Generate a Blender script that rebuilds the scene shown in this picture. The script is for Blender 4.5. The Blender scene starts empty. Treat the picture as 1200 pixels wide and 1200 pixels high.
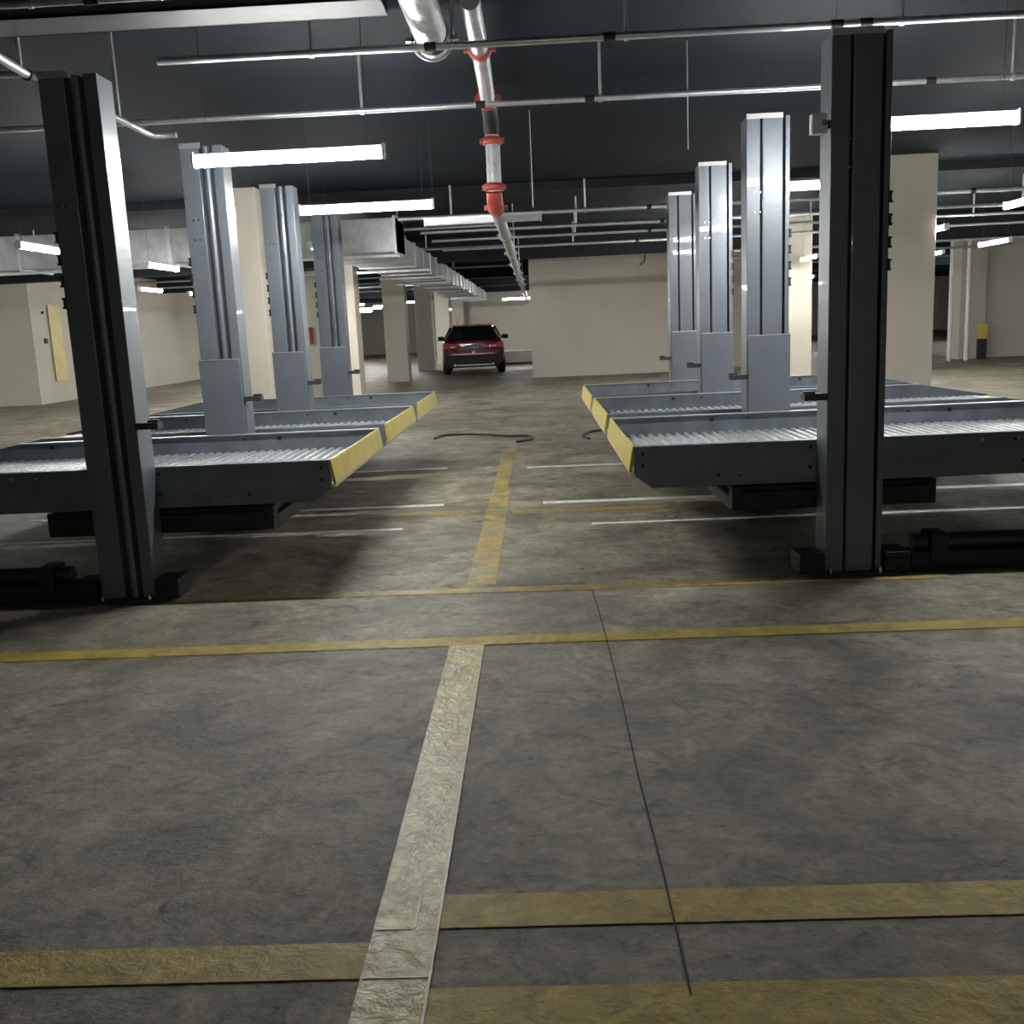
import bpy, math, random
from mathutils import Vector, Matrix
random.seed(4)
PI = math.pi
SC = bpy.context.scene
COL = SC.collection

# ------------------------------------------------------------------ camera
cam_d = bpy.data.cameras.new('camera')
cam = bpy.data.objects.new('camera', cam_d)
COL.objects.link(cam)
R = Matrix(((0.998700420634197, 0.03994801682536788, 0.03164847195044231),
            (0.02371225788322089, 0.18546373130090624, -0.9823649694477226),
            (-0.04511317602605072, 0.9818387649322393, 0.1842754487857164)))
cam.matrix_world = Matrix.Translation((0, 0, 1.45)) @ R.to_4x4()
cam_d.sensor_width = 36.0
cam_d.lens = 36.0 * 1160 / 1200
cam_d.clip_start = 0.05
cam_d.clip_end = 300
SC.camera = cam

# ------------------------------------------------------------------ world, exposure
w = bpy.data.worlds.new('world'); SC.world = w
w.use_nodes = True
w.node_tree.nodes['Background'].inputs[0].default_value = (0.75, 0.85, 1.0, 1)
w.node_tree.nodes['Background'].inputs[1].default_value = 0.0
SC.view_settings.view_transform = 'Standard'
SC.view_settings.look = 'None'
SC.view_settings.gamma = 1.0
SC.view_settings.use_curve_mapping = False
SC.view_settings.exposure = 1.92
LAMP = 52.0      # radiance of the lit tubes

# ------------------------------------------------------------------ materials
def nodes_of(name):
    m = bpy.data.materials.new(name); m.use_nodes = True
    nt = m.node_tree; nt.nodes.clear()
    out = nt.nodes.new('ShaderNodeOutputMaterial')
    b = nt.nodes.new('ShaderNodeBsdfPrincipled')
    nt.links.new(b.outputs[0], out.inputs[0])
    return m, nt, b

def noise(nt, scale, detail=6, rough=.6, dist=0, vec=None):
    n = nt.nodes.new('ShaderNodeTexNoise')
    n.inputs['Scale'].default_value = scale; n.inputs['Detail'].default_value = detail
    n.inputs['Roughness'].default_value = rough; n.inputs['Distortion'].default_value = dist
    if vec is not None: nt.links.new(vec, n.inputs['Vector'])
    return n

def ramp(nt, src, stops):
    r = nt.nodes.new('ShaderNodeValToRGB')
    el = r.color_ramp.elements
    while len(el) < len(stops): el.new(0.5)
    for e, (p, c) in zip(el, stops):
        e.position = p; e.color = (c[0], c[1], c[2], 1) if hasattr(c, '__len__') else (c, c, c, 1)
    nt.links.new(src, r.inputs[0]); return r

def mixc(nt, fac, a, b, mode='MIX'):
    m = nt.nodes.new('ShaderNodeMix'); m.data_type = 'RGBA'; m.blend_type = mode
    for i, v in ((0, fac), (6, a), (7, b)):
        if hasattr(v, 'is_linked') or hasattr(v, 'links'): nt.links.new(v, m.inputs[i])
        elif i == 0: m.inputs[0].default_value = v
        else: m.inputs[i].default_value = (*v, 1)
    return m.outputs[2]

def objvec(nt, sx=1, sy=1, sz=1, world=True):
    if world:
        g = nt.nodes.new('ShaderNodeNewGeometry'); src = g.outputs['Position']
    else:
        g = nt.nodes.new('ShaderNodeTexCoord'); src = g.outputs['Object']
    mp = nt.nodes.new('ShaderNodeMapping'); mp.inputs['Scale'].default_value = (sx, sy, sz)
    nt.links.new(src, mp.inputs[0]); return mp.outputs[0]

def mat(name, col, rough=.5, metal=0, var=.12, scale=3.0, bump=0, bscale=60, coat=0):
    m, nt, b = nodes_of(name)
    v = objvec(nt, world=False)
    n = noise(nt, scale, 5, .6, 0, v)
    lo = [c * (1 - var) for c in col]; hi = [min(1, c * (1 + var)) for c in col]
    r = ramp(nt, n.outputs[0], [(.3, lo), (.7, hi)])
    nt.links.new(r.outputs[0], b.inputs['Base Color'])
    b.inputs['Roughness'].default_value = rough; b.inputs['Metallic'].default_value = metal
    b.inputs['Coat Weight'].default_value = coat
    if bump:
        n2 = noise(nt, bscale, 3, .5, 0, v)
        bp = nt.nodes.new('ShaderNodeBump'); bp.inputs['Strength'].default_value = bump
        bp.inputs['Distance'].default_value = .01
        nt.links.new(n2.outputs[0], bp.inputs['Height']); nt.links.new(bp.outputs[0], b.inputs['Normal'])
    return m

def emis(name, col, s):
    m, nt, b = nodes_of(name)
    b.inputs['Base Color'].default_value = (.8, .8, .8, 1)
    b.inputs['Emission Color'].default_value = (*col, 1); b.inputs['Emission Strength'].default_value = s
    return m

def concrete_nodes(nt, sc=1.0):
    v = objvec(nt)
    big = noise(nt, .45, 4, .6, .6, v)
    mid = noise(nt, 2.6, 8, .68, 1.2, v)
    vs = objvec(nt, .9, 1.25, 1)
    fine = noise(nt, 26, 6, .7, .3, v)
    streak = noise(nt, 6.5, 9, .78, 1.0, vs)
    c = ramp(nt, mid.outputs[0], [(.32, (.10, .086, .058)), (.5, (.23, .208, .150)), (.66, (.38, .345, .26))])
    c1 = mixc(nt, .3, c.outputs[0], ramp(nt, big.outputs[0], [(.35, (.16, .142, .105)), (.65, (.30, .275, .205))]).outputs[0])
    sm = ramp(nt, streak.outputs[0], [(.31, .15), (.40, .62), (.50, .95), (.62, 1.0), (.70, 1.35)])
    c2 = mixc(nt, 1.0, c1, sm.outputs[0], 'MULTIPLY')
    c3 = mixc(nt, .85, c2, ramp(nt, fine.outputs[0], [(.3, .62), (.7, 1.2)]).outputs[0], 'MULTIPLY')
    spot = noise(nt, 7.5, 2, .5, 0, v)
    pat = noise(nt, 1.1, 7, .7, .9, v)
    c3 = mixc(nt, 1.0, c3, ramp(nt, pat.outputs[0], [(.36, .6), (.5, 1.0), (.62, 1.3)]).outputs[0], 'MULTIPLY')
    c4 = mixc(nt, 1.0, c3, ramp(nt, spot.outputs[0], [(.225, .12), (.265, 1)]).outputs[0], 'MULTIPLY')
    return v, mid, fine, streak, c4

def floor_mat():
    m, nt, b = nodes_of('polished_concrete')
    v, mid, fine, streak, c = concrete_nodes(nt)
    nt.links.new(c, b.inputs['Base Color'])
    rr = ramp(nt, mid.outputs[0], [(.3, .5), (.7, .66)])
    nt.links.new(rr.outputs[0], b.inputs['Roughness'])
    b.inputs['Specular IOR Level'].default_value = .4
    add = nt.nodes.new('ShaderNodeMath'); add.operation = 'ADD'
    nt.links.new(streak.outputs[0], add.inputs[0]); nt.links.new(fine.outputs[0], add.inputs[1])
    bp = nt.nodes.new('ShaderNodeBump'); bp.inputs['Strength'].default_value = .55; bp.inputs['Distance'].default_value = .012
    nt.links.new(add.outputs[0], bp.inputs['Height']); nt.links.new(bp.outputs[0], b.inputs['Normal'])
    return m

def paint_mat(name, col, lo, hi, rough, wear=(.2, .19, .15)):
    """road paint worn through to the concrete where the noise is low"""
    m, nt, b = nodes_of(name)
    v, mid, fine, streak, c = concrete_nodes(nt)
    wn = noise(nt, 4.0, 9, .75, .8, v)
    f = ramp(nt, wn.outputs[0], [(lo, 0), (hi, 1)])
    g = noise(nt, 9, 6, .7, .5, v)
    p = ramp(nt, g.outputs[0], [(.3, [k * .5 for k in col]), (.64, [k * 1.1 for k in col])])
    nt.links.new(mixc(nt, f.outputs[0], c, p.outputs[0]), b.inputs['Base Color'])
    b.inputs['Roughness'].default_value = rough
    bp = nt.nodes.new('ShaderNodeBump'); bp.inputs['Strength'].default_value = .7; bp.inputs['Distance'].default_value = .012
    wv = noise(nt, 22, 5, .65, .4, v)
    nt.links.new(wv.outputs[0], bp.inputs['Height']); nt.links.new(bp.outputs[0], b.inputs['Normal'])
    return m

def corr_mat():
    m, nt, b = nodes_of('galvanised_sheet')
    v = objvec(nt, world=False)
    vor = nt.nodes.new('ShaderNodeTexVoronoi'); vor.inputs['Scale'].default_value = 45
    nt.links.new(v, vor.inputs['Vector'])
    r = ramp(nt, vor.outputs['Color'], [(.2, (.40, .42, .44)), (.8, (.62, .64, .66))])
    nt.links.new(r.outputs[0], b.inputs['Base Color'])
    b.inputs['Metallic'].default_value = .6; b.inputs['Roughness'].default_value = .42
    return m

M = dict(
    floor=floor_mat(),
    yellow=paint_mat('yellow_road_paint', (.40, .285, .028), .27, .38, .55),
    yellow_far=paint_mat('worn_yellow_road_paint', (.42, .30, .05), .40, .56, .45),
    tape=paint_mat('pale_yellow_road_paint', (.46, .385, .12), .24, .36, .33),
    white=paint_mat('white_road_paint', (.80, .79, .73), .26, .40, .45),
    edge=mat('paint_edge_ridge', (.48, .43, .24), .4, 0, .2, 20),
    joint=mat('joint_filler', (.02, .02, .02), .8, 0, .3, 30),
    wall=mat('cream_wall_paint', (.49, .46, .385), .8, 0, .07, .7, .12, 40),
    wall_dim=mat('grey_cream_wall_paint', (.42, .39, .33), .8, 0, .08, .7, .12, 40),
    ceil=mat('dark_ceiling_paint', (.0065, .0105, .0165), .75, 0, .25, .6, .1, 30),
    beam=mat('dark_beam_paint', (.016, .019, .024), .8, 0, .2, .6),
    post=mat('blue_grey_enamel', (.13, .15, .172), .38, .2, .1, 2.5, .12, 90, .15),
    post_dk=mat('dark_enamel', (.035, .04, .046), .4, .3, .2, 3),
    rail=mat('blue_grey_steel', (.13, .155, .18), .5, .3, .22, 6, .2, 80),
    black=mat('black_steel', (.012, .012, .013), .6, .2, .2, 5),
    deck=corr_mat(),
    yel_steel=mat('yellow_enamel', (.47, .38, .055), .5, 0, .14, 7, .15, 70),
    zinc=mat('bright_zinc', (.75, .76, .78), .22, 1, .1, 20),
    pipe=mat('galvanised_pipe', (.52, .53, .55), .38, .75, .15, 12, .1, 60),
    tray=mat('grey_tray_steel', (.03, .033, .036), .6, .2, .2, 4),
    duct=mat('galvanised_duct_sheet', (.42, .43, .44), .38, .7, .2, 5, .25, 9),
    wrap=mat('grey_pipe_wrap', (.50, .51, .52), .35, .5, .25, 14, .6, 30),
    red=mat('red_coupling_enamel', (.36, .055, .04), .4, .1, .2, 12),
    rubber=mat('black_rubber', (.015, .015, .016), .6, 0, .2, 10),
    housing=mat('white_lamp_housing', (.7, .71, .73), .4, 0, .04, 5),
    lit=emis('lit_tube', (1.0, 1.0, .965), LAMP),
    off=mat('unlit_tube', (.6, .6, .62), .3, 0, .05, 5),
    hose=mat('yellow_column_panel', (.60, .49, .22), .6, 0, .1, 2),
    carpaint=mat('red_car_paint', (.10, .007, .012), .25, .35, .08, 4, 0, 60, 1.0),
    glass=mat('dark_car_glass', (.012, .016, .018), .08, 0, .1, 2, 0, 60, .5),
    plastic=mat('black_car_plastic', (.012, .012, .013), .5, 0, .1, 8),
    tail=mat('red_tail_lens', (.45, .015, .015), .15, 0, .1, 5, 0, 60, 1),
    plate=mat('blue_plate', (.02, .04, .25), .4, 0, .05, 5),
    white_mark=mat('white_enamel', (.75, .75, .75), .4, 0, .03, 5),
    chrome=mat('chrome', (.8, .8, .8), .1, 1, .02, 5),
    sign=mat('dark_red_cabinet', (.30, .02, .02), .5, 0, .1, 8),
)

M['ceil'].node_tree.nodes['Principled BSDF'].inputs['Specular IOR Level'].default_value = .12
M['beam'].node_tree.nodes['Principled BSDF'].inputs['Specular IOR Level'].default_value = .15

# ------------------------------------------------------------------ mesh helpers
class MB:
    def __init__(s): s.v = []; s.f = []; s.sm = []
    def add(s, vs, fs, smooth=False):
        o = len(s.v); s.v += [tuple(v) for v in vs]
        for f in fs: s.f.append([i + o for i in f]); s.sm.append(smooth)
    def box(s, x0, x1, y0, y1, z0, z1):
        s.add([(x0, y0, z0), (x1, y0, z0), (x1, y1, z0), (x0, y1, z0), (x0, y0, z1), (x1, y0, z1), (x1, y1, z1), (x0, y1, z1)],
              [(0, 3, 2, 1), (4, 5, 6, 7), (0, 1, 5, 4), (1, 2, 6, 5), (2, 3, 7, 6), (3, 0, 4, 7)])
        return s
    def prism(s, pts, a, b, axis='z'):
        """closed polygon extruded along an axis; pts are CCW seen from +axis"""
        n = len(pts)
        def mk(p, t):
            return {'z': (p[0], p[1], t), 'y': (p[0], t, p[1]), 'x': (t, p[0], p[1])}[axis]
        vs = [mk(p, a) for p in pts] + [mk(p, b) for p in pts]
        fs = [(i, (i + 1) % n, n + (i + 1) % n, n + i) for i in range(n)]
        fs += [tuple(reversed(range(n))), tuple(range(n, 2 * n))]
        s.add(vs, fs); return s
    def tube(s, path, r, n=12, caps=True):
        path = [Vector(p) for p in path]
        rs = r if hasattr(r, '__len__') else [r] * len(path)
        rings = []; up = None
        for i, p in enumerate(path):
            d = (path[min(i + 1, len(path) - 1)] - path[max(i - 1, 0)]).normalized()
            if up is None:
                up = Vector((0, 0, 1)) if abs(d.z) < .9 else Vector((1, 0, 0))
            a = d.cross(up)
            if a.length < 1e-4: a = d.cross(Vector((1, .1, 0)))
            a.normalize(); b = a.cross(d); up = b
            rings.append([p + (a * math.cos(2 * PI * k / n) + b * math.sin(2 * PI * k / n)) * rs[i] for k in range(n)])
        vs = [v for rg in rings for v in rg]; fs = []
        for i in range(len(path) - 1):
            for k in range(n):
                fs.append((i * n + k, (i + 1) * n + k, (i + 1) * n + (k + 1) % n, i * n + (k + 1) % n))
        s.add(vs, fs, True)
        if caps:
            s.add(rings[0], [tuple(range(n))]); s.add(rings[-1], [tuple(reversed(range(n)))])
        return s
    def build(s, name, m, parent=None, bevel=0, loc=None):
        me = bpy.data.meshes.new(name)
        me.from_pydata(s.v, [], s.f); me.update()
        me.polygons.foreach_set('use_smooth', s.sm)
        import bmesh
        bm = bmesh.new(); bm.from_mesh(me); bmesh.ops.recalc_face_normals(bm, faces=bm.faces); bm.to_mesh(me); bm.free()
        if isinstance(m, str): m = M[m]
        me.materials.append(m)
        o = bpy.data.objects.new(name, me); COL.objects.link(o)
        if bevel:
            md = o.modifiers.new('bevel', 'BEVEL'); md.width = bevel; md.segments = 2; md.limit_method = 'ANGLE'
        if parent: o.parent = parent
        if loc: o.location = loc
        return o

def tag(o, label=None, cat=None, group=None, kind=None):
    if label: o['label'] = label
    if cat: o['category'] = cat
    if group: o['group'] = group
    if kind: o['kind'] = kind
    return o
def empty(name, loc, rz=0):
    o = bpy.data.objects.new(name, None); COL.objects.link(o)
    o.empty_display_size = .1
    o.location = loc; o.rotation_euler = (0, 0, rz); return o
def copy_tree(o, parent=None):
    c = o.copy(); COL.objects.link(c)
    if parent: c.parent = parent
    for ch in list(o.children): copy_tree(ch, c)
    return c
def struct(name, mb, m, bevel=0):
    return tag(mb.build(name, m, bevel=bevel), kind='structure')

# ================================================================== SETTING
CZ = 3.55
struct('ceiling', MB().box(-26, 26, -8, 66, CZ, CZ + .3), 'ceil')
fl = struct('floor', MB().box(-26, 26, -8, 66, -.3, 0), 'floor')
struct('wall_back', MB().box(-26, 26, 66, 66.3, 0, CZ), 'wall')
struct('wall_front', MB().box(-26, 26, -8.3, -8, 0, CZ), 'wall_dim')
struct('wall_left', MB().box(-26.3, -26, -8, 66, 0, CZ), 'wall')
struct('wall_right', MB().box(26, 26.3, -8, 66, 0, CZ), 'wall')
# left bay: wall corner and long side wall
struct('wall_left_bay', MB().box(-22, -12.85, 25.4, 25.7, 0, CZ), 'wall')
struct('wall_left_side', MB().box(-13.15, -12.85, 25.7, 66, 0, CZ), 'wall')
# right bay
struct('wall_right_bay', MB().box(12.3, 26, 28.3, 28.6, 0, CZ), 'wall')
struct('wall_right_side', MB().box(11.6, 12.28, 27.9, 28.6, 0, CZ), 'wall')
struct('wall_right_end', MB().box(6, 12, 54, 54.3, 0, CZ), 'wall')
# far end of the aisle
struct('wall_end', MB().box(-3.3, 5, 50, 50.3, 0, CZ), 'wall')
# room block in mid aisle
struct('wall_block', MB().box(-.14, 3.75, 28.0, 34.0, 0, 3.3), 'wall')

# paint on the floor (parts of the floor)
def strip(name, x0, x1, y0, y1, m, z=.003, skew=0, nseg=1):
    mb = MB()
    mb.add([(x0, y0, z), (x1, y0 + skew, z), (x1, y1 + skew, z), (x0, y1, z)], [(0, 1, 2, 3)])
    return mb.build(name, m, fl)
strip('yellow_line', -.460, -.300, 1.2, 4.40, 'tape', .004)
strip('yellow_line', -.455, -.29, 5.5, 8.9, 'yellow_far', .003)
strip('yellow_line', -.45, -.31, 8.9, 11.8, 'yellow_far', .0032)
strip('yellow_line', -12, -.16, 4.40, 4.53, 'yellow', .003)
strip('yellow_line', -.16, 12, 4.40, 4.53, 'yellow', .0031, -.08)
strip('yellow_line', -.30, 9, 2.20, 2.345, 'yellow', .003, -.03)
strip('yellow_line', -9, -.46, 2.015, 2.15, 'yellow', .003)
strip('yellow_line', -.30, 9, 1.70, 1.975, 'yellow', .003, -.03)
strip('yellow_line', -2.6, 2.2, 5.37, 5.47, 'yellow_far', .003, -.1)
strip('yellow_line', -1.4, -.5, 7.72, 7.86, 'yellow_far', .003)
strip('yellow_line', -.25, 1.4, 7.62, 7.78, 'yellow_far', .003)
# raised paint edges on the near centre line
mb = MB(); mb.box(-.303, -.297, 1.2, 4.40, .003, .0065); mb.build('paint_edge', 'edge', fl)
mb = MB(); mb.box(-.455, -.365, 2.195, 2.20, .004, .0062); mb.box(-.36, -.355, 2.2, 2.34, .004, .0062); mb.box(-.455, -.3, 2.01, 2.014, .004, .0062)
mb.build('paint_edge', 'edge', fl)
for x0, x1, y0, y1, sk in ((-4.4, -1.05, 7.2, 7.27, -.03), (-4.4, -.83, 8.14, 8.24, -.03), (-4.4, -1.0, 10.33, 10.44, 0), (-.15, 4.4, 10.13, 10.25, -.1),
                           (.0, 4.6, 8.02, 8.14, -.05), (.35, 4.6, 7.1, 7.16, -.05)):
    strip('white_line', x0, x1, y0, y1, 'white', .0034, sk)
mb = MB(); jp = [(.25, 5.3), (.262, 4.9), (.27, 4.4), (.275, 3.6), (.272, 3.0), (.28, 2.4), (.279, 1.93)]
for (a, b), (c, d) in zip(jp[:-1], jp[1:]):
    mb.add([(a - .003, b, .0045), (a + .003, b, .0045), (c + .003, d, .0045), (c - .003, d, .0045)], [(3, 2, 1, 0)])
mb.build('expansion_joint', 'joint', fl)

# ceiling beams
for i, (y0, d, zb) in enumerate(((15.46, .25, 3.42), (24.6, .5, 3.05), (34.3, .5, 3.1), (41, .5, 3.1), (48, .5, 3.1), (56, .5, 3.1))):
    struct('trim_%d' % (i + 1), MB().box(-26, 26, y0, y0 + d, zb, CZ), 'beam')

# ------------------------------------------------------------------ columns
def column(x0, x1, y0, y1, label, m='wall', z1=CZ):
    o = MB().box(x0 - (x0 + x1) / 2, x1 - (x0 + x1) / 2, y0 - (y0 + y1) / 2, y1 - (y0 + y1) / 2, 0, z1).build('column', m, bevel=.015)
    o.location = ((x0 + x1) / 2, (y0 + y1) / 2, 0)
    return tag(o, label, 'column')
column(4.96, 5.68, 14.55, 15.04, 'large cream concrete column just right of the nearest right lift post')
column(-4.25, -3.9, 14.5, 15.44, 'cream column between the first and second lift posts on the left')
column(-4.35, -3.8, 21.3, 21.9, 'slim cream column just right of the third left lift post', z1=CZ)
column(-4.4, -3.76, 29.1, 29.7, 'widest free-standing cream column left of the aisle, nearest of the row towards the car')
column(-4.3, -3.7, 36.0, 36.6, 'second cream column in the row left of the red car')
column(-4.25, -3.65, 42.5, 43.1, 'third cream column in the row, just left of the red car')
column(-4.1, -3.5, 49.2, 49.8, 'fourth cream column in the row, rising behind the red car')
column(5.3, 5.95, 21.9, 22.5, 'cream column seen through the gap left of the nearest right lift post')
column(5.2, 5.9, 29.0, 29.6, 'cream column seen between the second and third right lift posts')
column(9.3, 9.8, 33.0, 33.5, 'thin distant cream column, left one in the gap beside the nearest right post')
column(13.0, 13.6, 40.0, 40.6, 'distant cream column behind the grey right-hand bay wall')
column(10.9, 11.45, 37, 37.5, 'distant cream column, right one in the gap beside the nearest right post')
cf = column(-7.85, -7.15, 33.5, 34.2, 'distant cream column with a red cabinet between the second and third left posts')

# fire cabinet on that column
cab = empty('fire_cabinet', (-7.62, 33.5, 1.45))
tag(cab, 'small dark red fire cabinet on a distant cream column at left', 'cabinet')
MB().box(-.14, .14, -.14, 0, -.25, .27).build('cabinet_body', 'sign', cab, .01)
MB().box(-.10, .10, -.15, -.14, -.2, -.02).build('cabinet_door', 'red', cab)
# yellow panels on the left side wall
p = MB().box(-.02, 0, -.32, .32, -1.0, 1.0).build('yellow_panel', 'hose'); p.location = (-12.80, 26.6, 1.55)
tag(p, 'tall pale yellow panel on the wall left of the nearest left post', 'panel', 'yellow wall panels')
p = MB().box(-.02, 0, -.5, .5, -1.0, 1.0).build('yellow_panel', 'hose'); p.location = (-12.80, 29.9, 1.5)
tag(p, 'tall pale yellow panel on the wall right of the nearest left post', 'panel', 'yellow wall panels')
k = MB().tube([(0, 0, 0), (.05, 0, 0)], .07).build('wall_socket', 'black'); k.location = (-12.85, 26.0, 1.62)
tag(k, 'round black wall outlet beside the tall yellow panel, lower of two', 'outlet')
k = MB().tube([(0, 0, 0), (.05, 0, 0)], .035).build('wall_socket', 'black'); k.location = (-12.85, 26.0, 2.35)
tag(k, 'small round black wall hole beside the tall yellow panel, upper of two', 'outlet')

# ================================================================== LIFT POSTS
PZ = 2.86
def make_post(side, front):
    """side +1: right row, -1: left row (mirrored fittings); origin at the foot, front face at y=0"""
    root = empty('lift_post', (0, 0, 0))
    if side > 0:
        prof = [(-.155, 0), (-.155, .2), (.155, .2), (.155, 0), (.122, 0), (.122, .13), (.104, .13), (.104, .0),
                (-.038, .0), (-.044, .008), (-.044, .06), (-.058, .06), (-.058, .0)]
    else:
        prof = [(-.155, 0), (-.155, .2), (.155, .2), (.155, 0), (.085, 0), (.075, .08), (.055, .08), (.05, .015), (.03, .006), (.01, .015), (.005, .08),
                (-.015, .08), (-.02, .0)]
    prof = prof[::-1]
    top = PZ - .02
    MB().prism(prof, .02, top, 'z').build('column_profile', 'post', root, .004)
    # top lip: thin folded edge above the face
    MB().box(-.155, .104 if side > 0 else .0, -.004, .004, top - .015, PZ).build('top_lip', 'pipe', root)
    MB().box(-.24, .24, -.05, .27, 0, .02).build('base_plate', 'post_dk', root, .003)
    for s in (-1, 1):
        f = MB().box(-.07, .07, -.04, .16, 0.02, .13)
        f.box(-.06, .06, -.05, .17, .06, .1)
        f.build('foot_block', 'black', root, .004, (s * .235, 0, 0))
    for s in (-1, 1):
        for yy in (-.02, .23):
            MB().tube([(0, 0, 0), (0, 0, .03)], .012, 8).build('anchor_bolt', 'zinc', root, 0, (s * .135, yy - .02 if yy < 0 else yy, .02))
    # latch windows along one edge
    for j in range(4):
        zc = 1.68 + j * .115
        xe = .157 if side > 0 else -.157
        mb = MB().box(-.008, .008, -.004, .03, -.03, .03)
        mb.box(-.012, .012, -.008, .0, -.03, -.018); mb.box(-.012, .012, -.008, .0, .018, .03)
        mb.build('latch_tooth', 'black', root, 0, (xe, 0, zc))
    # bolts high on the face
    for bx, bz in ((-.10, 2.32), (-.06, 2.32), (-.10, 2.18), (-.06, 2.18)):
        MB().tube([(0, 0, 0), (0, -.008, 0)], .007, 8).build('face_bolt', 'zinc', root, 0, (bx, 0, bz))
    # limit switch bracket towards the aisle
    s = -1 if side > 0 else 1
    mb = MB().box(0, s * .13, -.03, .05, -.018, .018) if s > 0 else MB().box(-.13, 0, -.03, .05, -.018, .018)
    b = mb.build('switch_bracket', 'post_dk', root, .002, (s * .155, 0, 1.0))
    MB().box(-.03, .03, -.02, .02, -.012, .012).build('switch', 'black', b, .002, (s * .1, 0, .02))
    return root

rows_y = (5.42, 7.50, 9.63, 11.74)
names = ('nearest', 'second', 'third', 'fourth and farthest')
XR, XL = 1.715, -2.385
pr = make_post(1, True); pl = make_post(-1, True)
for i, y in enumerate(rows_y):
    o = pr if i == 0 else copy_tree(pr)
    o.location = (XR, y, 0)
    tag(o, '%s blue-grey steel lift post of the right-hand row' % names[i] + (', dark against the light' if i == 0 else ''), 'lift post', 'right-hand lift posts')
    o = pl if i == 0 else copy_tree(pl)
    o.location = (XL, y, 0)
    tag(o, '%s blue-grey steel lift post of the left-hand row' % names[i] + (', dark against the light' if i == 0 else ''), 'lift post', 'left-hand lift posts')

# floor beams running outwards from the nearest posts
def floor_beam(x0, x1, y, label):
    r = empty('floor_beam', (x0, y, 0)); L = x1 - x0
    mb = MB().box(0, L, -.07, .07, .0, .11); mb.build('beam_channel', 'black', r, .01)
    MB().tube([(.02, 0, .155), (L - .02, 0, .155)], .045, 12).build('hydraulic_cylinder', 'post_dk', r)
    MB().box(.10, .2, -.085, .085, .03, .21).build('clamp', 'black', r, .01)
    MB().box(L - .2, L - .1, -.085, .085, .03, .21).build('clamp', 'black', r, .01)
    tag(r, label, 'beam')
floor_beam(2.05, 4.1, 5.52, 'dark floor beam with a cylinder right of the nearest right lift post')
floor_beam(-4.7, -2.72, 5.52, 'dark floor beam with a cylinder left of the nearest left lift post')

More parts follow.
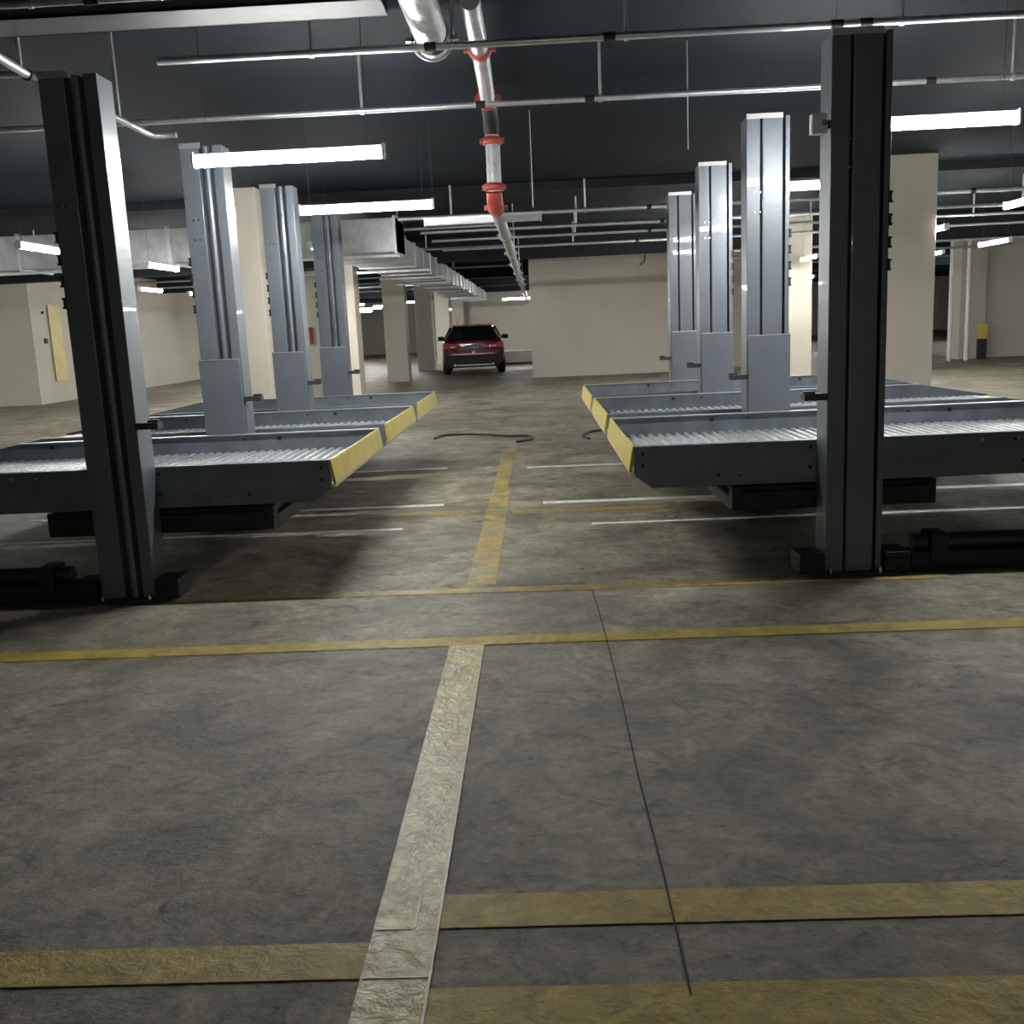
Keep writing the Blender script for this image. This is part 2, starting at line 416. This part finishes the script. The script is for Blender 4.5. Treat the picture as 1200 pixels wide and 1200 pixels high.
# ================================================================== LIFT PLATFORMS
ZT, ZB, ZD = .735, .50, .592
def make_platform(L, W, cx, lefty, yellow_out=True):
    """origin at the aisle end, near rail; x runs away from the aisle (mirrored when lefty); cx = post centre"""
    s = -1 if lefty else 1
    root = empty('lift_platform', (0, 0, 0))
    tp = L - .65
    def sx(pts): return [(s * a, b) for a, b in pts]
    prof = [(0, ZT), (0, ZB + .075), (.10, ZB), (L - .5, ZB), (L, ZT - .16), (L, ZT - .12), (tp, ZT)]
    for yy, inner in ((0, 1), (W - .035, -1)):
        r = MB().prism(sx(prof), yy, yy + .035, 'y').build('side_rail', 'rail', root, .003)
        # top lip turned inwards
        ya, yb = (yy, yy + .06) if inner > 0 else (yy - .025, yy + .035)
        a = MB(); x0, x1 = sorted((0, s * tp)); a.box(x0, x1, ya, yb, ZT, ZT + .006)
        a.build('rail_lip', 'pipe' if inner < 0 else 'rail', r)
        yo = -.003 if inner > 0 else .0
        if inner > 0:
            for hx, hz, rr in ((.48, .56, .012), (1.0, .70, .011), (1.0, .585, .011), (.60, .555, .007), (2.15, .70, .011), (2.2, .575, .01), (2.85, .56, .012), (.05, .70, .01), (.05, .63, .01)):
                if hx < L - .1:
                    MB().tube([(s * hx, -.003, hz), (s * hx, .002, hz)], rr, 10).build('bolt_hole', 'black', r)
            for hx in (1.96, 2.16) if not lefty else (1.72, 1.86):
                MB().tube([(s * hx, -.008, .705), (s * hx, 0, .705)], .011, 10).build('hole_light_dot', 'zinc', r)  # bright zinc dots stand in for light shining through rail holes
        else:
            for hx, rr in ((.75, .017), (1.02, .009), (2.2, .009), (2.5, .017)):
                MB().tube([(s * hx, yy - .004, .70), (s * hx, yy, .70)], rr, 10).build('bolt_hole', 'black', r)
    # corrugated deck, ridges along y
    mb = MB(); p = .066; n = int((L - .1) / p); pts = []
    for i in range(n):
        b = .05 + i * p
        pts += [(b, ZD), (b + p * .30, ZD), (b + p * .45, ZD + .020), (b + p * .82, ZD + .020)]
    pts.append((.05 + n * p, ZD))
    vs = []; fs = []
    for a, b in pts: vs += [(s * a, .035, b), (s * a, W - .035, b)]
    for i in range(len(pts) - 1): fs.append((2 * i, 2 * i + 1, 2 * i + 3, 2 * i + 2))
    o = len(vs)
    for a, b in pts: vs += [(s * a, .035, b - .01), (s * a, W - .035, b - .01)]
    for i in range(len(pts) - 1): fs.append((o + 2 * i, o + 2 * i + 2, o + 2 * i + 3, o + 2 * i + 1))
    mb.add(vs, fs); mb.build('deck', 'deck', root)
    # yellow end stop, leaning outwards at its foot
    e = MB(); e.prism(sx([(-.03, ZT - .135), (-.012, ZT - .14), (.012, ZT), (-.006, ZT + .004)]), .012, W - .012, 'y')
    es = e.build('end_stop', 'yel_steel', root, .002)
    e = MB(); e.prism(sx([(-.022, ZT - .155), (.02, ZT - .155), (.02, ZT - .14), (-.022, ZT - .14)]), .012, W - .012, 'y'); e.build('stop_edge', 'pipe', es)
    e = MB(); x0, x1 = sorted((s * .02, s * .09)); e.box(x0, x1, .035, W - .035, ZB + .06, ZD - .012); e.build('end_beam', 'black', root)
    # yellow tip and ramp at the other end
    e = MB(); e.prism(sx([(L - .12, ZD), (L - .1, ZD - .02), (L + .01, ZT - .15), (L - .02, ZT - .13)]), W - .42, W - .036, 'y'); e.build('entry_lip', 'yel_steel', root)
    # dark cross frame below, between the two posts
    e = MB(); x0, x1 = sorted((s * (cx - (.80 if lefty else .62)), s * (cx + .55)))
    e.box(x0, x1, .15, W - .15, .33, .41); e.box(x0 + .05, x1 - .05, .0, W, .40, .455)
    e.box(x0, x1, .05, .15, .34, .48); e.box(x0, x1, W - .15, W - .05, .34, .48)
    e.build('cross_frame', 'black', root, .006)
    # carriage plates riding on the posts
    for y0, y1, nm in ((W - .005, W + .012, 0), (-.012, .0, 1)):
        c = MB(); cc = s * cx
        if nm == 0:
            c.box(cc - .145, cc + .145, y0, y1, .45, 1.30); c.box(cc - .153, cc - .143, y0, y1 + .004, .45, 1.31); c.box(cc + .143, cc + .153, y0, y1 + .004, .45, 1.31)
            c.build('carriage', 'post', root, .003)
            c = MB().box(cc - .15, cc + .15, y0 - .003, y1, 1.297, 1.306); c.build('carriage_lip', 'pipe', root)
    return root

PW = 1.82
yb = (5.63, 7.74, 9.85)
rd = ('nearest', 'middle', 'farthest')
P = make_platform(3.72, PW, XR - .53, False)
Q = make_platform(3.4, PW, 2.385 - 1.22, True)
for i, y in enumerate(yb):
    o = P if i == 0 else copy_tree(P)
    o.location = (.53, y, 0)
    tag(o, '%s grey lift platform with yellow end stop right of the aisle' % rd[i], 'lift platform', 'right-hand lift platforms')
    o = Q if i == 0 else copy_tree(Q)
    o.location = (-1.22, y, 0)
    tag(o, '%s grey lift platform with yellow end stop left of the aisle' % rd[i], 'lift platform', 'left-hand lift platforms')
# lowered platform at the right edge
o = copy_tree(Q); o.location = (10.6, 12.6, -.27)
o.rotation_euler = (0, 0, 0)
tag(o, 'dark lift platform edge at the right border beyond the nearest right platform', 'lift platform')

# ================================================================== LAMPS
def make_lamp(lit):
    root = empty('ceiling_lamp', (0, 0, 0)); L = .59
    MB().box(-L, L, -.022, .022, .02, .045).build('housing', 'housing', root, .004)
    mb = MB()
    prof = [(-.032, .02), (-.034, -.005), (-.024, -.027), (0, -.034), (.024, -.027), (.034, -.005), (.032, .02)]
    mb.prism(prof[::-1], -L + .01, L - .01, 'x').build('tube', 'lit' if lit else 'off', root)
    for s in (-1, 1):
        MB().box(-.008, .008, -.035, .035, -.036, .052).build('end_cap', 'housing', root, 0, (s * (L + .003), 0, 0))
        MB().tube([(s * .5, 0, .05), (s * .5, 0, CZ - 2.54)], .002, 6).build('suspension_wire', 'post_dk', root)
    return root
LZ = 2.54
LL = make_lamp(True)
first = True
def lamp(x, y, rz, label, group=None):
    global first
    o = LL if first else copy_tree(LL); first = False
    o.location = (x, y, LZ); o.rotation_euler = (0, 0, rz)
    tag(o, label, 'lamp', group or 'lit tube lamps')
lamp(-1.49, 6.4, 0, 'nearest and largest lit tube lamp left of the aisle, by the left lift posts')
lamp(-1.46, 9.1, 0, 'second lit tube lamp left of the aisle, just above the square duct end')
lamp(2.35, 6.35, 0, 'large lit tube lamp at right, beside the nearest right lift post')
lamp(2.52, 9.1, 0, 'lit tube lamp between the second right post and the nearest right post')
lamp(-.72, 41, 0, 'small far lit tube lamp over the aisle right above the red car')
side = [(-5.5, 11.4, 'lit lamp just left of the nearest left post, under the duct'), (-5.47, 14.9, 'lit lamp between the nearest and second left posts, larger and upper'),
        (-8.05, 21.1, 'small lit lamp between the nearest and second left posts, lower left'), (-8.05, 24.0, 'small lit lamp against the second left post edge'),
        (8.3, 18.6, 'lit lamp slanting at right over the right-hand bay wall'), (5.42, 11.3, 'lit lamp cut by the right border of the picture, upper right'),
        (5.80, 15.1, 'small lit lamp at the right edge of the large right column, upper'), (8.35, 21.6, 'small lit lamp at the right edge of the large right column, lower'),
        (5.6, 20.8, 'lit lamp seen in the gap left of the nearest right post, upper'), (8.6, 32, 'tiny lit lamp in the gap left of the nearest right post, middle'),
        (8.6, 35.5, 'tiny lit lamp in the gap left of the nearest right post, lowest'), (10.6, 36, 'tiny lit lamp in the gap touching the nearest right post')]
for x, y, lb in side: lamp(x, y, PI / 2, lb)
lamp(-8.1, 29, PI / 2, 'small lit lamp between the second and third left posts')
lamp(-5.47, 19.2, PI / 2, 'lit lamp mostly hidden behind the third left lift post')
for x, y, lb in ((-7.2, 39, 'small far lit lamp left of the widest aisle column, left one'), (-6.3, 43, 'small far lit lamp left of the widest aisle column, right one'),
                 (-4.9, 38.9, 'small far lit lamp between the first two aisle columns')): lamp(x, y, 0, lb)
hid = [(4.2, 23.0, 'added fill lamp behind the third right lift post'), (3.95, 17.0, 'added fill lamp behind the second right lift post'), (3.15, 21.0, 'added fill lamp behind the fourth right lift post'),
       (-4.72, 18.0, 'added fill lamp behind the third left lift post'), (-4.1, 19.9, 'added fill lamp behind the fourth left lift post, farther one'), (-2.75, 13.2, 'added fill lamp behind the fourth left lift post, nearer one')]
for x, y, lb in hid: lamp(x, y, PI / 2, lb)  # lamps added out of sight behind the posts to brighten the background
WORD = {31: 'thirty-one', 36: 'thirty-six', 46: 'forty-six', 38: 'thirty-eight', 45: 'forty-five', 42: 'forty-two', 48: 'forty-eight', 52: 'fifty-two', 60: 'sixty', 57: 'fifty-seven', 33: 'thirty-three', 40: 'forty', 21.5: 'twenty-one'}
for x in (-17.5, -12.0, 12.5, 17.5):  # unseen lamp rows added outside the view to light bays and walls
    for k, y in enumerate((9.5, 13.5, 17.5, 21.5)):
        if abs(x) > .6 * y:
            lamp(x, y, PI / 2, 'added fill lamp beyond the %s picture border, %s row, %s one from the viewer' % ('left' if x < 0 else 'right',
                 'outer' if abs(x) > 15 else 'inner', ('first', 'second', 'third', 'fourth')[k]), 'added side bay lamps beyond the picture borders')
for x, y in ((-9.5, 31), (-9.5, 36), (-7.6, 46), (1.0, 38), (3.0, 38), (1.5, 45), (8, 42), (8, 48), (-9, 52), (-5, 57), (9, 60), (17, 33), (17, 40), (14, 48)): lamp(x, y, 0, 'small far added lamp about %s metres deep, %s %s of the aisle' % (WORD[y], 'far' if abs(x) > 12 else 'some way' if abs(x) > 6 else 'just' if abs(x) < 2 else 'a little', 'left' if x < 0 else 'right'), 'added back lamps')  # extra lamps added to brighten the far floor and back walls
lamp(.3, -6.4, 0, 'added fill tube lamp far behind the viewpoint')  # unseen fill added to lift the near post faces and rails
un = make_lamp(False); un.location = (-.5, 10.5, 2.53)
tag(un, 'unlit white tube lamp hanging across the middle of the aisle', 'lamp')

# ================================================================== PIPES
def xpipe(y, z, x0, x1, r, hangers, label, couplings=(), m='pipe'):
    root = empty('sprinkler_pipe', (0, y, z))
    MB().tube([(x0, 0, 0), (x1, 0, 0)], r, 14).build('pipe_run', m, root)
    for h in hangers:
        MB().tube([(h, 0, r), (h, 0, CZ - z)], .011 if y < 14 else .016, 8).build('hanger_rod', m, root)
        MB().tube([(h - .012, 0, 0), (h + .012, 0, 0)], r * 1.35, 14).build('hanger_ring', m, root)
    for c in couplings:
        MB().tube([(c - .035, 0, 0), (c + .035, 0, 0)], r * 1.3, 14).build('coupling', 'black', root)
    tag(root, label, 'pipe', 'pipes across the ceiling')
xpipe(6.27, 3.1, -2.2, 9, .021, (-1.27, .6, 2.21, 4.3), 'nearest thin pipe crossing the ceiling, just beyond the silver pipe', (-.56, .5, 1.83, 2.0, 3.1))
xpipe(7.89, 3.1, -9, 9, .021, (-5, -1.25, .55, 3.6), 'second thin pipe crossing the ceiling, through the red-coupled drop', (-3.4, -.35, .47, 3.0))
xpipe(15.35, 3.1, -2.0, 12, .03, (-1.2, .8, 4.6, 7.3), 'third pipe crossing the ceiling, level with the unlit lamp', (1.75, 6.5))
for k, (y, z, lb) in enumerate(((17.4, 3.08, 'fourth pipe crossing the ceiling, above the cream room block'), (19.3, 3.1, 'fifth pipe crossing the ceiling, above the cream room block'),
                   (21.6, 3.1, 'sixth pipe crossing the ceiling, lowest one above the cream room block'))):
    xpipe(y, z, -1.9, 12, .028, (.75 + k * .05, 5.2, 8.2), lb, (2.2,))
for k, y in enumerate((18.3, 20.3, 23, 26.4, 30.4, 33, 37, 39.5, 44)):
    xpipe(y, 3.24 - (.04 if k % 2 else 0), -12.5, -3.55 if k % 2 else -.6, .03, (-9, -6, -2.4) if k % 2 == 0 else (-9, -6),
          '%s far ceiling pipe %s' % (('first', 'second', 'third', 'fourth', 'fifth', 'sixth', 'seventh', 'eighth', 'ninth')[k], 'crossing above the long duct left of the aisle' if k % 2 == 0 else 'stopping at the long duct over the left bays'))
for k, y in enumerate((24.0, 27, 31)):
    xpipe(y, 2.95, 4.2, 12.5, .03, (6, 9), '%s far ceiling pipe over the right-hand bay behind the columns' % ('nearest', 'middle', 'farthest')[k])

# suspended tray at the upper left
tr = empty('cable_tray', (-.72, 5.36, 3.1))
tag(tr, 'grey cable tray hanging along the top left of the ceiling', 'cable tray')
MB().box(-4.6, 0, .0, .29, 0, .012).build('tray_bottom', 'tray', tr)
MB().box(-4.6, 0, .0, .012, 0, .10).build('tray_side', 'tray', tr)
MB().box(-4.6, 0, .278, .29, 0, .10).build('tray_side', 'tray', tr)
for x in (-3.6, -2.2, -.8):
    MB().tube([(x, .04, .1), (x, .04, CZ - 3.1)], .008, 8).build('hanger_rod', 'pipe', tr)
xpipe(5.15, 3.1, -5, -1.2, .016, (-2.4, -1.5), 'thin bright pipe in front of the cable tray, top left corner', (-2.1,))

# branch pipes beside the nearest left post
b = empty('branch_pipe', (-2.78, 5.75, 2.95)); tag(b, 'short bright pipe with elbows at the top of the nearest left post', 'pipe')
MB().tube([(-.04, -.6, .1), (0, -.25, .02), (0, .1, .0)], .024, 12).build('pipe_run', 'pipe', b)
MB().tube([(-.5, .0, .0), (0, .05, 0)], .018, 12).build('pipe_run', 'pipe', b)
MB().tube([(0, .0, .02), (0, .0, .6)], .012, 10).build('hanger_rod', 'pipe', b)
MB().tube([(0, .06, 0), (0, .14, 0)], .034, 12).build('coupling', 'black', b)
b = empty('branch_pipe', (-2.77, 6.85, 2.95)); tag(b, 'slanting grey pipe leading back from the nearest left post', 'pipe')
MB().tube([(0, -.25, 0), (0, .65, 0), (.01, .76, 0), (.06, .8, 0), (.17, .8, 0)], .022, 12).build('pipe_run', 'pipe', b)
MB().tube([(0, .2, .02), (0, .2, .6)], .01, 8).build('hanger_rod', 'pipe', b)

# big silver-wrapped pipe, top centre
b = empty('insulated_pipe', (-.58, 5.6, 3.25)); tag(b, 'large silver-wrapped pipe with a round clamp at top centre', 'pipe')
MB().tube([(0, -2.4, 0), (0, .9, 0)], .105, 24).build('pipe_run', 'wrap', b)
MB().tube([(0, 1.02, 0), (0, 1.12, 0)], .105, 24).build('pipe_end', 'wrap', b)
MB().tube([(0, .9, 0), (0, 1.02, 0)], .112, 24).build('rubber_joint', 'black', b)
mb = MB()
for k in range(17):
    pass
arc = [(.128 * math.cos(a), 1.07, .128 * math.sin(a)) for a in [PI * (-1.02 + 1.04 * k / 16) for k in range(17)]]
mb.tube([(-.128, 1.07, .29)] + arc[:1] + arc[1:] + [(.128, 1.07, .29)], .010, 8); mb.build('clamp_strap', 'pipe', b)
mb = MB().box(-.17, -.115, 1.05, 1.09, -.012, .012); mb.box(.115, .17, 1.05, 1.09, -.012, .012); mb.build('clamp_ear', 'zinc', b)

# galvanised main with red couplings, dropping to a lower level
b = empty('fire_main', (-.33, 9.4, 0)); tag(b, 'galvanised fire main with red couplings running along the aisle ceiling', 'pipe')
r = .062
MB().tube([(.02, -3.2, 3.33), (.02, -2.0, 3.33), (0, -.45, 3.33)], r, 18).build('upper_run', 'pipe', b)
MB().tube([(0, -.45, 3.33), (0, -.2, 3.32), (0, -.06, 3.27), (0, 0, 3.18)], r * 1.12, 18).build('upper_elbow', 'black', b)
MB().tube([(0, 0, 3.16), (0, 0, 2.66)], r, 18).build('drop', 'pipe', b)
MB().tube([(0, 0, 2.66), (0, .03, 2.58), (0, .12, 2.55), (0, .22, 2.55)], r * 1.18, 18).build('lower_elbow', 'red', b)
MB().tube([(0, .2, 2.55), (-.02, 40, 2.55)], r, 18).build('lower_run', 'pipe', b)
def coupling(x, y, z, ax, m='red', rr=1.32):
    d = {'y': (0, 1, 0), 'z': (0, 0, 1)}[ax]; v = Vector(d)
    c = Vector((x, y, z)); mb = MB()
    mb.tube([c - v * .035, c - v * .03, c + v * .03, c + v * .035], [r * 1.12, r * rr, r * rr, r * 1.12], 18)
    o = mb.build('coupling', m, b)
    for s in (-1, 1):
        q = c + Vector((s * r * 1.45, 0, 0)); MB().box(q.x - .02, q.x + .02, q.y - .022, q.y + .022, q.z - .022, q.z + .022).build('coupling_ear', m, o)
        q = c + Vector((s * r * 1.55, 0, 0)); MB().tube([q - Vector((0, .04, 0)), q + Vector((0, .04, 0))], .007, 8).build('coupling_bolt', 'zinc', o)
coupling(.02, -2.15, 3.33, 'y'); coupling(.0, -.62, 3.33, 'y', rr=1.5); coupling(0, 0, 3.10, 'z', rr=1.4); coupling(0, 0, 2.70, 'z', rr=1.45)
coupling(0, .26, 2.55, 'y', 'red', 1.3)
for yy in (3.2, 6.2, 9.2, 12.2, 15.2, 18.2): coupling(0, yy, 2.55, 'y', 'pipe')
for yy in (2.2, 8.6, 14.4, 20.4): MB().tube([(-.0, yy, 2.6), (-.0, yy, CZ)], .01, 8).build('hanger_rod', 'pipe', b)
# thin vertical drop rods
for x, y, z0, lb in ((.02, 10.4, 2.62, 'thin vertical rod hanging right of the red-coupled fire main'), (1.25, 8.2, 2.75, 'thin faint rod hanging left of the second right lift post')):
    o = MB().tube([(0, 0, 0), (0, 0, CZ - z0)], .005, 6).build('hanging_rod', 'pipe'); o.location = (x, y, z0); tag(o, lb, 'rod')

# ================================================================== DUCTS
d1 = empty('air_duct', (-3.4, 15.75, 2.66)); tag(d1, 'square galvanised duct crossing the left bays, its end near the second lamp', 'duct')
MB().box(-9.5, 1.3, 0, 1.0, 0, .52).build('duct_body', 'duct', d1, .01)
for k in range(10):
    x = 1.28 - k * 1.18
    if x > -9.5: MB().box(x - .02, x + .02, -.025, 1.025, -.025, .545).build('flange', 'pipe', d1)
MB().box(-9.5, 1.3, .3, .34, -.05, -.01).build('support_angle', 'pipe', d1)
d2 = empty('air_duct', (-2.9, 16.95, 2.72)); tag(d2, 'long galvanised duct with ribs running down the left side of the aisle', 'duct')
MB().box(-.55, .55, .06, 32.7, 0, .42).build('duct_body', 'duct', d2, .01)
for k in range(22):
    y = .35 + k * 1.45
    MB().box(-.575, .575, y - .018, y + .018, -.025, .445).build('flange', 'pipe', d2)
for k in range(10):
    y = 1.0 + k * 3.0
    MB().box(-.75, .75, y - .02, y + .02, -.07, -.026).build('support_angle', 'pipe', d2)

# ================================================================== FLOOR CABLES, SMALL THINGS
def wiggle(pts, n=8):
    out = []
    P4 = [pts[0]] + pts + [pts[-1]]
    for i in range(1, len(P4) - 2):
        p0, p1, p2, p3 = [Vector(q) for q in P4[i - 1:i + 3]]
        for k in range(n):
            t = k / n
            out.append(.5 * ((2 * p1) + (p2 - p0) * t + (2 * p0 - 5 * p1 + 4 * p2 - p3) * t * t + (3 * p1 - p0 - 3 * p2 + p3) * t ** 3))
    out.append(Vector(pts[-1])); return out
o = MB().tube(wiggle([(-1.42, 13.2, .015), (-1.3, 13.6, .015), (-.86, 13.55, .015), (-.45, 13.2, .015), (-.16, 13.1, .015), (-.1, 12.7, .015), (-.3, 12.45, .015)]), .014, 8).build('floor_cable', 'rubber')
tag(o, 'black cable lying across the aisle floor', 'cable')
o = MB().tube(wiggle([(.62, 12.45, .015), (.55, 12.8, .015), (.68, 13.3, .015), (.95, 13.4, .015)]), .014, 8).build('floor_cable', 'rubber')
tag(o, 'short curl of black cable at the foot of the right platforms', 'cable')
sb = empty('sensor_box', (1.495, 5.42, 2.40)); tag(sb, 'small pale sensor box fixed high on the left edge of the nearest right lift post', 'sensor')
MB().box(-.04, .04, -.03, .03, -.05, .05).build('box_body', 'housing', sb, .006)
MB().tube([(.02, -.045, 0), (.02, -.03, 0)], .016, 12).build('lens', 'zinc', sb)
MB().box(.03, .06, .0, .03, -.02, .02).build('bracket', 'black', sb)
o = MB().tube([(0, 0, .16), (0, 0, .02), (-.04, 0, -.04), (-.13, 0, -.1)], .016, 8).build('bent_conduit', 'post_dk'); o.location = (3.05, 27.97, 3.05)
tag(o, 'thin bent dark conduit at the top of the cream room block', 'conduit')
# kerb behind the car
kb = empty('low_barrier', (.1, 37.2, 0)); tag(kb, 'low pale barrier with a black stripe right of the red car', 'barrier')
MB().box(-1.6, 2.2, 0, .3, .12, .55).build('barrier_body', 'white_mark', kb, .01)
MB().box(-1.6, 2.2, -.02, .3, .05, .12).build('barrier_stripe', 'black', kb)
MB().box(-1.6, 2.2, -.06, .3, 0, .05).build('barrier_foot', 'white_mark', kb)
wh = empty('warning_post', (12.0, 27.4, 0)); tag(wh, 'small yellow and black marker beside the large right column', 'marker')
MB().box(-.12, .12, -.05, .05, .55, .95).build('yellow_top', 'yel_steel', wh, .01)
MB().box(-.12, .12, -.05, .05, 0, .55).build('black_base', 'black', wh, .01)
for x, lb in ((11.35, 'thin white drain pipe right of the large right column, left one'), (11.5, 'thin white drain pipe right of the large right column, right one')):
    o = MB().tube([(0, 0, 0), (0, 0, CZ)], .05, 12).build('drain_pipe', 'white_mark'); o.location = (x + (.25 if x > 11.4 else -.05) - .25, 27.2, 0); tag(o, lb, 'pipe')

# ================================================================== RED CAR
car = empty('car', (-2.0, 31.6, 0), math.radians(3.4)); car.scale = (1.09, 1.09, 1.06)
tag(car, 'dark red hatchback seen from behind, parked at the far end of the aisle', 'car')
HW = .91
def sect(y, wb, ws, wbelt, zbelt, wroof, zroof, zb=.27):
    hp = [(0, zb), (wb * .9, zb), (wb, zb + .08), (ws, zb + .35), (ws, .80 if zbelt > .85 else zbelt - .06), (wbelt, zbelt), (wbelt - .03, zbelt + .03),
          (wroof + .05, zroof - .10), (wroof - .03, zroof - .03), (wroof * .55, zroof), (0, zroof + .008)]
    hp = [(x, min(z, zroof + .008)) for x, z in hp]
    full = hp + [(-x, z) for x, z in hp[-2:0:-1]]
    return [(x, y, z) for x, z in full]
secs = [sect(0.02, .78, .80, .76, .93, .60, 1.0, .36), sect(.06, .84, .88, .82, .98, .66, 1.06, .30), sect(.22, .88, .905, .86, 1.0, .64, 1.28),
        sect(.42, .89, .91, .87, 1.0, .60, 1.44), sect(1.2, .89, .91, .88, .98, .62, 1.495), sect(2.1, .89, .91, .88, .96, .62, 1.49),
        sect(2.6, .89, .91, .88, .95, .60, 1.42), sect(3.3, .89, .91, .87, .93, .72, 1.02), sect(4.1, .86, .88, .80, .80, .6, .86), sect(4.35, .74, .76, .66, .68, .4, .72, .3)]
mb = MB(); n = len(secs[0])
vs = [v for s_ in secs for v in s_]
fs = [(i * n + k, i * n + (k + 1) % n, (i + 1) * n + (k + 1) % n, (i + 1) * n + k) for i in range(len(secs) - 1) for k in range(n)]
fs += [tuple(range(n)), tuple(range((len(secs) - 1) * n, len(secs) * n))]
mb.add(vs, fs, True)
body = mb.build('body', 'carpaint', car); md = body.modifiers.new('s', 'SUBSURF'); md.levels = 1; md.render_levels = 2
# rear window
def quadslab(c, th, nm, m, parent, bevel=.006):
    c = [Vector(q) for q in c]; nrm = (c[1] - c[0]).cross(c[3] - c[0]).normalized() * th
    a = MB(); a.add([q for q in c] + [q + nrm for q in c], [(0, 1, 2, 3), (7, 6, 5, 4), (0, 4, 5, 1), (1, 5, 6, 2), (2, 6, 7, 3), (3, 7, 4, 0)])
    return a.build(nm, m, parent, bevel)
quadslab([(-.70, .02, 1.03), (.70, .02, 1.03), (.56, .32, 1.42), (-.56, .32, 1.42)], .03, 'rear_window', 'glass', car)
for s in (-1, 1):
    a = MB(); pts = [(.55, 1.03), (3.0, 1.0), (2.35, 1.40), (.75, 1.41)]
    a.add([(s * (.885 - (z - 1.0) * .5), y, z) for y, z in pts] + [(s * (.84 - (z - 1.0) * .5), y, z) for y, z in pts],
          [(0, 1, 2, 3), (7, 6, 5, 4), (0, 4, 5, 1), (1, 5, 6, 2), (2, 6, 7, 3), (3, 7, 4, 0)])
    a.build('side_window', 'glass', car)
    a = MB(); a.prism([(s * .46, .79), (s * .84, .77), (s * .885, .86), (s * .86, .95), (s * .62, .93), (s * .48, .87)], -.03, .2, 'y')
    tl = a.build('tail_light', 'tail', car, .012)
    MB().box(-.07, .07, -.006, 0, -.02, .02).build('light_insert', 'white_mark', tl, .004, (s * .6, -.03, .83))
    a = MB(); a.prism([(s * .60, .44), (s * .80, .46), (s * .82, .54), (s * .62, .53)], -.02, .1, 'y'); a.build('bumper_reflector', 'tail', car, .006)
    a = MB().box(-.10, .10, -.05, .05, -.07, .07); o = a.build('wing_mirror', 'plastic', car, .03, (s * 1.0, 2.45, 1.07))
    MB().box(-.05, .05, -.02, .02, -.02, .02).build('mirror_arm', 'plastic', o, .004, (-s * .12, 0, -.04))
    for wy in (.82, 3.45):
        a = MB(); a.tube([(0, 0, 0), (.02, 0, 0), (.2, 0, 0), (.22, 0, 0)], [.29, .33, .33, .29], 28)
        wl = a.build('wheel', 'rubber', car, 0, ((.70 if s > 0 else -.92), wy, .33))
        a = MB(); xx = .222 if s > 0 else -.002; a.tube([(xx - .01, 0, 0), (xx + .01, 0, 0)], .2, 20); a.build('rim', 'pipe', wl)
a = MB().prism([(-.72, .22), (.72, .22), (.86, .40), (.84, .58), (-.84, .58), (-.86, .40)], -.06, .18, 'y'); bp_ = a.build('rear_bumper', 'plastic', car, .03)
MB().box(-.5, .5, -.075, -.05, .27, .31).build('bumper_trim', 'chrome', bp_, .005)
for s in (-1, 1): MB().tube([(s * .55, -.09, .3), (s * .55, .05, .3)], .035, 14).build('exhaust_tip', 'chrome', bp_)
lp = MB().box(-.22, .22, -.035, -.02, .74, .88).build('licence_plate', 'plate', car, .003)
a = MB()
for i, x in enumerate((-.17, -.11, -.045, .005, .055, .105, .155)):
    a.box(x - .017, x + .017, -.038, -.035, .77, .785); a.box(x - .017, x + .017, -.038, -.035, .83, .845)
    a.box(x - .017, x - .009, -.038, -.035, .77, .845)
    if i % 2: a.box(x + .009, x + .017, -.038, -.035, .77, .845)
a.build('plate_marks', 'white_mark', lp)
MB().tube([(0, -.03, .655), (0, -.005, .655)], .04, 18).build('round_badge', 'chrome', car)
MB().box(-.62, .62, -.02, .0, .60, .622).build('tailgate_trim', 'chrome', car)
a = MB(); a.prism([(-.58, 1.42), (.58, 1.42), (.55, 1.47), (-.55, 1.47)], .22, .46, 'y'); sp = a.build('roof_spoiler', 'carpaint', car, .012)
MB().box(-.12, .12, .21, .22, 1.44, 1.455).build('brake_light', 'tail', sp)
MB().prism([(.9, 1.49), (1.1, 1.49), (.93, 1.60)], -.45, -.43, 'x').build('antenna', 'plastic', car)
